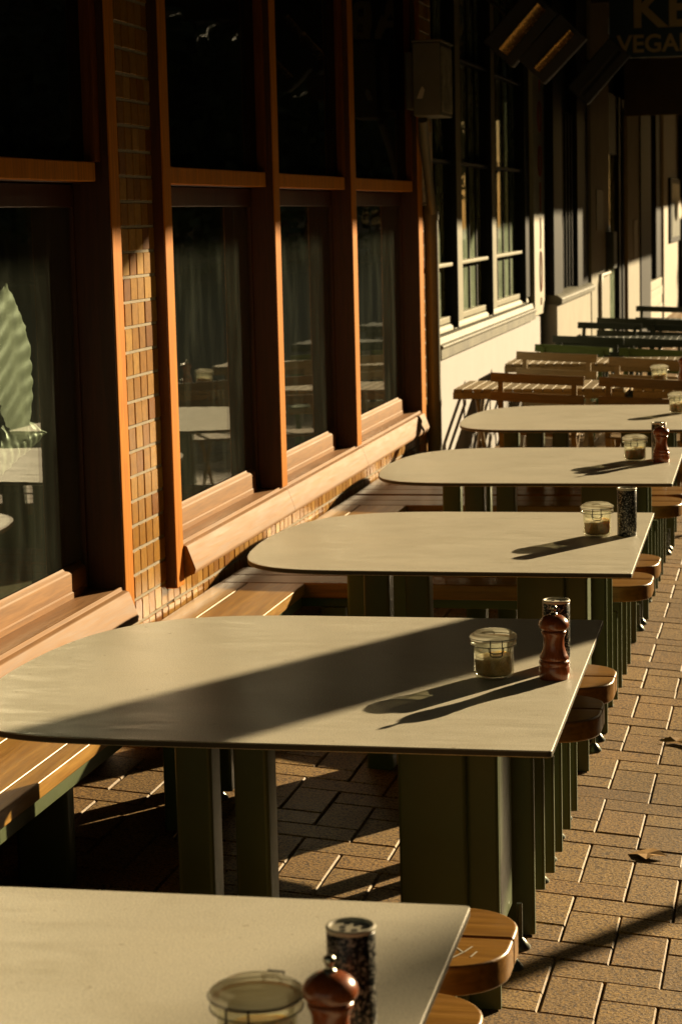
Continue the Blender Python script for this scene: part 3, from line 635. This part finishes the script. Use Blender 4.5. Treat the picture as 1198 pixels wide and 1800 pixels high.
j0=jar_proto('clip-top sugar jar beside the red brown mill on the shadow-crossed table'); j0.location=(-.657,4.690,TZ); j0.rotation_euler=(0,0,R(14))
m0=mill_proto('glossy red brown pepper mill on the shadow-crossed table'); m0.location=(-.524,4.700,TZ)
c0=can_proto('speckled shaker hidden behind the mill on the shadow-crossed table'); c0.location=(-.533,4.835,TZ)
copy_thing(j0,(-.640,2.450,TZ),'blurred sugar jar at the bottom edge of the photo, nearest of all jars',R(-8)).scale=(1.1,1.1,1.0)
copy_thing(m0,(-.537,2.400,TZ),'nearest pepper mill with round brown head at the bottom edge')
copy_thing(c0,(-.541,2.545,TZ),'nearest speckled shaker with pale perforated lid, at the bottom edge',R(40))
copy_thing(j0,(-.618,6.815,TZ),'clip-top sugar jar on the middle table beside the tall speckled shaker',R(4))
copy_thing(c0,(-.526,6.838,TZ),'tall speckled shaker standing alone with a jar on the middle table',R(110))
copy_thing(j0,(-.650,8.900,TZ),'half-full sugar jar on the fourth table near its dark mill',R(0))
copy_thing(m0,(-.541,8.858,TZ),'dark pepper mill at the corner of the fourth table',R(60))
copy_thing(c0,(-.556,8.960,TZ),'speckled shaker half hidden behind the dark mill of the fourth table',R(200))
copy_thing(j0,(-.585,10.99,TZ),'sugar jar at the right edge on the farthest sage table',R(-4))
# ---------------------------------------------------------------- slatted tables and folding chairs
def slat_table(x0,x1,y0,y1,zt,mat,label):
    g=gz((x0+x1)/2); t=thing('slatted_table',label,'table',((x0+x1)/2,(y0+y1)/2,g),'slatted folding tables'); off=Vector(t.location)
    m=MB(); n=int((x1-x0)/.055)
    for i in range(n): a=x0+.004+(x1-x0-.008)*i/n; m.box(a,a+(x1-x0)/n-.006,y0,y1,zt-.018,zt)
    m.obj('tabletop',mat,t,bev=.002,off=off)
    MB().box(x0,x1,y0-.001,y0+.022,zt-.058,zt-.019).box(x0,x1,y1-.022,y1,zt-.058,zt-.019).box(x0,x0+.02,y0+.022,y1-.022,zt-.058,zt-.019).box(x1-.02,x1,y0+.022,y1-.022,zt-.058,zt-.019).obj('apron',mat,t,bev=.003,off=off)
    for x in (x0+.10,x1-.12):
        MB().tube([(x,y0+.06,gz(x)),(x,y1-.06,zt-.06)],.012,8).obj('leg',mat,t,off=off); MB().tube([(x+.03,y1-.06,gz(x)),(x+.03,y0+.06,zt-.06)],.012,8).obj('leg',mat,t,off=off)
    return t
slat_table(-1.93,-.95,12.25,12.87,.752,slattab,'pale slatted table standing against the white wall')
slat_table(-.90,.05,12.20,12.84,.754,slattab,'slatted table at the right edge behind the brown chairs')
slat_table(-1.92,-.30,14.42,14.98,.742,slattab,'second row slatted table between tan and green chairs')
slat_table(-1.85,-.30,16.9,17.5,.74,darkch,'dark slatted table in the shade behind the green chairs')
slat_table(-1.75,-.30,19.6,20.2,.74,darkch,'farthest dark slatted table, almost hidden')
def chair_proto(mat,label,grp):
    t=thing('folding_chair',label,'chair',(0,0,0),grp)   # sitter looks towards +Y, back rests at y=-.2
    for z0,z1,y in ((.765,.822,-.225),(.650,.706,-.205)):
        vs=[];n=8; m=MB()
        for i in range(n+1):
            x=-.26+.52*i/n; b=-.018*(1-(x/.26)**2); vs+=[(x,y+b,z0),(x,y+b,z1),(x,y+b+.012,z1),(x,y+b+.012,z0)]
        fs=[(4*i+k,4*i+(k+1)%4,4*i+4+(k+1)%4,4*i+4+k) for i in range(n) for k in range(4)]+[(0,1,2,3),(4*n,4*n+3,4*n+2,4*n+1)]
        m.add(vs,fs).obj('back_slat',mat,t,bev=.003)
    for x in (-.205,.205):
        m=MB(); a=Vector((x,-.22,.80)); b=Vector((x,-.15,.45)); c=Vector((x,.20,0))
        for p,q in ((a,b),(b,c)):
            d=(q-p); L=d.length; M=Matrix.Translation((p+q)/2)@d.to_track_quat('Z','Y').to_matrix().to_4x4(); m.box(-.015,.015,-.009,.009,-L/2,L/2,M)
        m.obj('back_leg',mat,t,bev=.002)
        m=MB(); p=Vector((x*.88,.19,.44)); q=Vector((x*.88,-.19,0)); d=q-p; M=Matrix.Translation((p+q)/2)@d.to_track_quat('Z','Y').to_matrix().to_4x4()
        m.box(-.015,.015,-.009,.009,-d.length/2,d.length/2,M); m.obj('front_leg',mat,t,bev=.002)
    m=MB()
    for i in range(8): y=-.17+.05*i; m.box(-.21,.21,y,y+.036,.445,.458)
    m.obj('seat',mat,t,bev=.002); return t
G=[('brown slatted folding chairs',brownch),('pale tan slatted folding chairs',tanch),('green slatted folding chairs',greench),('dark folding chairs in the shade',darkch)]
ch=[chair_proto(m,'x',g) for g,m in G]
def put(k,x,y,rz,lab,first=False,h=.072,sl=.045):
    z=h-sl*(x+1.46)
    c=ch[k] if first else copy_thing(ch[k],(0,0,0),lab)
    c.location=(x,y,z); c.scale=(1.02,.94,.94); tilt=sl*1.1*(1 if abs(rz)<1 else -1); c.rotation_euler=(0,tilt,rz); c['label']=lab
put(0,-1.455,12.33,R(-3),'brown slatted chair nearest the white wall, back towards the camera',True)
put(0,-.845,12.30,R(-3),'brown slatted chair right of the wall-side brown one, at the right edge')
put(1,-1.55,14.24,R(-4),'pale tan slatted chair behind the wall-side brown chair',True,.062)
put(1,-.935,14.02,R(-3),'pale tan slatted chair behind the right-hand brown chair',False,.062)
put(2,-1.60,15.03,R(177),'green slatted chair nearest the white wall, facing the camera',True,.03,.05)
put(2,-1.00,14.98,R(178),'green slatted chair further right, facing the camera',False,.03,.05)
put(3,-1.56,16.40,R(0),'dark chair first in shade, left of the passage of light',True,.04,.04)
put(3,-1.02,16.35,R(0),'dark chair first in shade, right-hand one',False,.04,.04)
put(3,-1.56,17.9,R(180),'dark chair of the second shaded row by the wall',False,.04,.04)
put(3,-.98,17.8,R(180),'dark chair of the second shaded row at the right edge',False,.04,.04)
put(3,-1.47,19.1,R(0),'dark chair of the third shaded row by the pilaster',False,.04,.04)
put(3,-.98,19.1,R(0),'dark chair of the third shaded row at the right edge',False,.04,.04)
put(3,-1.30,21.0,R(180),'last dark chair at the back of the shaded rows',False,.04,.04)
copy_thing(j0,(-.775,12.55,.754),'sugar jar on the slatted table behind the brown chairs',R(5))
copy_thing(m0,(-.64,12.62,.754),'dark pepper mill at the right edge on the slatted table',R(0))
# ---------------------------------------------------------------- plant behind first window
pt=thing('potted_plant','large banana-like plant with broad lit leaves behind the left window','plant',(-2.62,5.75,.12))
MB().lathe([(0,0),(.10,0),(.13,.02),(.16,.28),(.165,.30),(.15,.30),(.14,.26),(0,.26)],n=32).obj('pot',concrete,pt,smooth=True)
def leaf(base,tip,width,droop,name,seed):
    rnd=random.Random(seed); b=Vector(base); e=Vector(tip); n=60; m=MB(); side=(e-b).cross(Vector((1,0,.2))).normalized(); ax=(e-b).normalized()
    vs=[]; k=11; sh=[0]*2
    jag=[[1,1] for _ in range(n+1)]; lag=[[0,0] for _ in range(n+1)]
    for sd_ in (0,1):
        i=2; 
        while i<n:
            L=rnd.randint(2,6); cut=rnd.uniform(.02,.20)
            for q in range(L):
                if i+q<=n: jag[i+q][sd_]=1-.6*cut*(1-q/L)-rnd.uniform(0,.02)
            i+=L
    for i in range(n+1):
        s=i/n; p=b.lerp(e,s)+Vector((0,0,droop*4*s*(1-s))); wv=width*math.sin(PI*min(1,s*.95+.04))**.75*(1-.2*s)
        for j in range(k):
            u=(j/(k-1)-.5)*2; sd_=0 if u<0 else 1; au=abs(u)
            rib=.0020*math.sin(i*.95+au*3.2)*min(1,au*3); w_=u*wv*.5*(1-(1-jag[i][sd_])*au*au)
            vs.append(p+side*w_+ax*(.30*au*wv*.5)+Vector((-.012*u*u+rib-(.004 if au<.05 else 0),0,0)))
    fs=[(i*k+j,i*k+j+1,(i+1)*k+j+1,(i+1)*k+j) for i in range(n) for j in range(k-1)]
    m.add(vs,fs); o=m.obj(name,leafm,pt,smooth=True); return o
pt.location=(-2.50,5.55,.12)
LF=[((.336,.20,1.47),(.338,.33,1.02),.40,.0),((.26,.20,.95),(.333,.50,1.02),.13,.03),((.22,.05,.9),(.31,.42,1.0),.16,.03),((.22,-.1,.9),(.30,.05,1.45),.26,.03),((.2,0,.7),(.28,-.3,1.2),.2,.05)]
for q,(a,b,w_,d_) in enumerate(LF): leaf(a,b,w_,d_,'leaf',q+1)
st=MB()
for a,b,w_,d_ in LF: st.tube([(0,0,.25),(a[0]*.5,a[1]*.5,.25+(a[2]-.25)*.6),a],[.014,.011,.006],8)
st.obj('stem',leafm,pt,smooth=True)
# ---------------------------------------------------------------- dropped leaves
def dleaf(x,y,pts,label,curl=.01):
    m=MB(); c=(0,0,.004+curl*.3); n=len(pts)
    m.add([c]+[(a,b,.003+curl*random.random()) for a,b in pts],[(0,i+1,(i+1)%n+1) for i in range(n)])
    o=m.obj('dry_leaf',dryleaf); o.location=(x,y,gz(x)); tag(o,label,'leaf','fallen leaves'); so=o.modifiers.new('s','SOLIDIFY'); so.thickness=.0008
dleaf(-.395,5.79,[(-.054,.0),(-.02,.03),(.012,.055),(.03,.02),(.056,-.005),(.02,-.03),(0,-.05),(-.025,-.02)],'dry tan leaf with pointed ends on the pavers right of the table legs')
dleaf(-.673,6.40,[(-.03,.0),(-.01,.012),(.02,.02),(.03,-.004),(.005,-.012)],'small curled leaf beside the green legs',.02)
dleaf(-.385,7.06,[(-.06,.0),(-.02,.02),(.012,.035),(.04,.02),(.06,-.005),(.02,-.025),(-.025,-.02)],'curled tan leaf at the right edge of the pavers, level with the shaded bench',.02)
dleaf(-.673,8.77,[(-.02,.0),(0,.02),(.02,.01),(.015,-.02)],'tiny pale leaf scrap beyond the bench feet',.012)
# ---------------------------------------------------------------- street: things that shade and reflect
def hit(x,z,yplan):  # y on plan line for sun ray through (x0,y0)
    return None
sp=thing('street_banner','banner on a slim kerbside pole whose shadow crosses the tables','banner',(2.2,9.66,gz(2.2)))
MB().tube([(0,0,0),(0,0,2.05)],.042,16).obj('pole',pipem,sp,smooth=True)
sp.rotation_euler=(0,0,0)
# banner board stands square to the sun's bearing, next to the pole
u=Vector((-math.sin(R(SUN_AZ)),math.cos(R(SUN_AZ)),0))
M=Matrix.Translation((0,0,0))@Matrix.Rotation(R(SUN_AZ),4,'Z')
MB().box(-.02,.02,.045,.485,1.93,4.0,M).obj('board',blue,sp,bev=.004)
MB().box(-.012,.012,-.02,.05,1.95,2.0,M).obj('arm',pipem,sp)
# trees opposite
def tree(x,y,h,r,label,seed,proto=[None]):
    if proto[0] is None:
        rnd=random.Random(3); t=thing('street_tree',label,'tree',(x,y,zk),'trees across the street')
        tr=MB().tube([(0,0,0),(.1,.05,.35),(.0,0,.6)],[.05,.04,.03],10)
        for k in range(5):
            a=k*1.3; tr.tube([(0,0,.4),(.15*math.cos(a),.15*math.sin(a),.6),(.32*math.cos(a),.32*math.sin(a),.78)],[.025,.018,.008],6)
        tr.obj('trunk',bark,t,smooth=True); m=MB()
        blobs=[(rnd.uniform(-.35,.35),rnd.uniform(-.35,.35),rnd.uniform(.25,.85),rnd.uniform(.14,.26)) for _ in range(26)]
        for k in range(7000):
            bx_,by_,bz_,br=rnd.choice(blobs); d=Vector((rnd.gauss(0,1),rnd.gauss(0,1),rnd.gauss(0,1))).normalized()*br*rnd.uniform(.6,1.05)
            c=Vector((bx_,by_,bz_))+d; n_=Vector((rnd.gauss(0,1),rnd.gauss(0,1),rnd.gauss(0,1))).normalized(); a_=n_.orthogonal().normalized()*.022; b_=n_.cross(a_)*.8
            m.add([c-a_,c-b_,c+a_,c+b_],[(0,1,2,3)])
        m.obj('crown',foliage,t); proto[0]=t; t.scale=(r,r,h); return t
    t=copy_thing(proto[0],(x,y,zk),label,seed*1.1); t.scale=(r,r,h); return t
for i in range(15):
    tree(16.8+1.2*math.sin(i*2.1),6+i*7.0,8.3+.5*math.sin(i*1.7),9+math.sin(i),'dense street tree across the road, mirrored in the shop windows',i)
facade=plain('dark brick facade',(.10,.07,.05),.85,0,.2,2,.2)
def block(y0,y1,h,label):  # unseen row, put in and made tall to block fill from the sky
    b=thing('blocker_building',label,'building',(24,(y0+y1)/2,zk),'unseen buildings added across the street'); off=Vector(b.location)
    MB().box(24,34,y0,y1,zk-.2,h).obj('wall',facade,b,off=off)
    MB().box(23.85,34.1,y0-.05,y1+.05,h+.002,h+.3).obj('cornice',concrete,b,bev=.02,off=off)
    n=max(2,int((y1-y0)/4)); 
    for f_ in range(int(h//3.4)):
        for i in range(n):
            y=y0+(i+.5)*(y1-y0)/n; MB().box(23.93,23.998,y-.8,y+.8,1+f_*3.4,3+f_*3.4).obj('window',win_up,b,off=off)
for y0,y1,h in ((-70,-38,27),(-37.5,-12,30),(-11.5,8,28),(8.5,26,26),(26.5,48,12.8),(48.5,75,13),(75.5,110,12.6),(110.5,170,12.5)):
    block(y0,y1,h,'plain dark building added across the street to cut sky light, mirrored faintly in the windows')
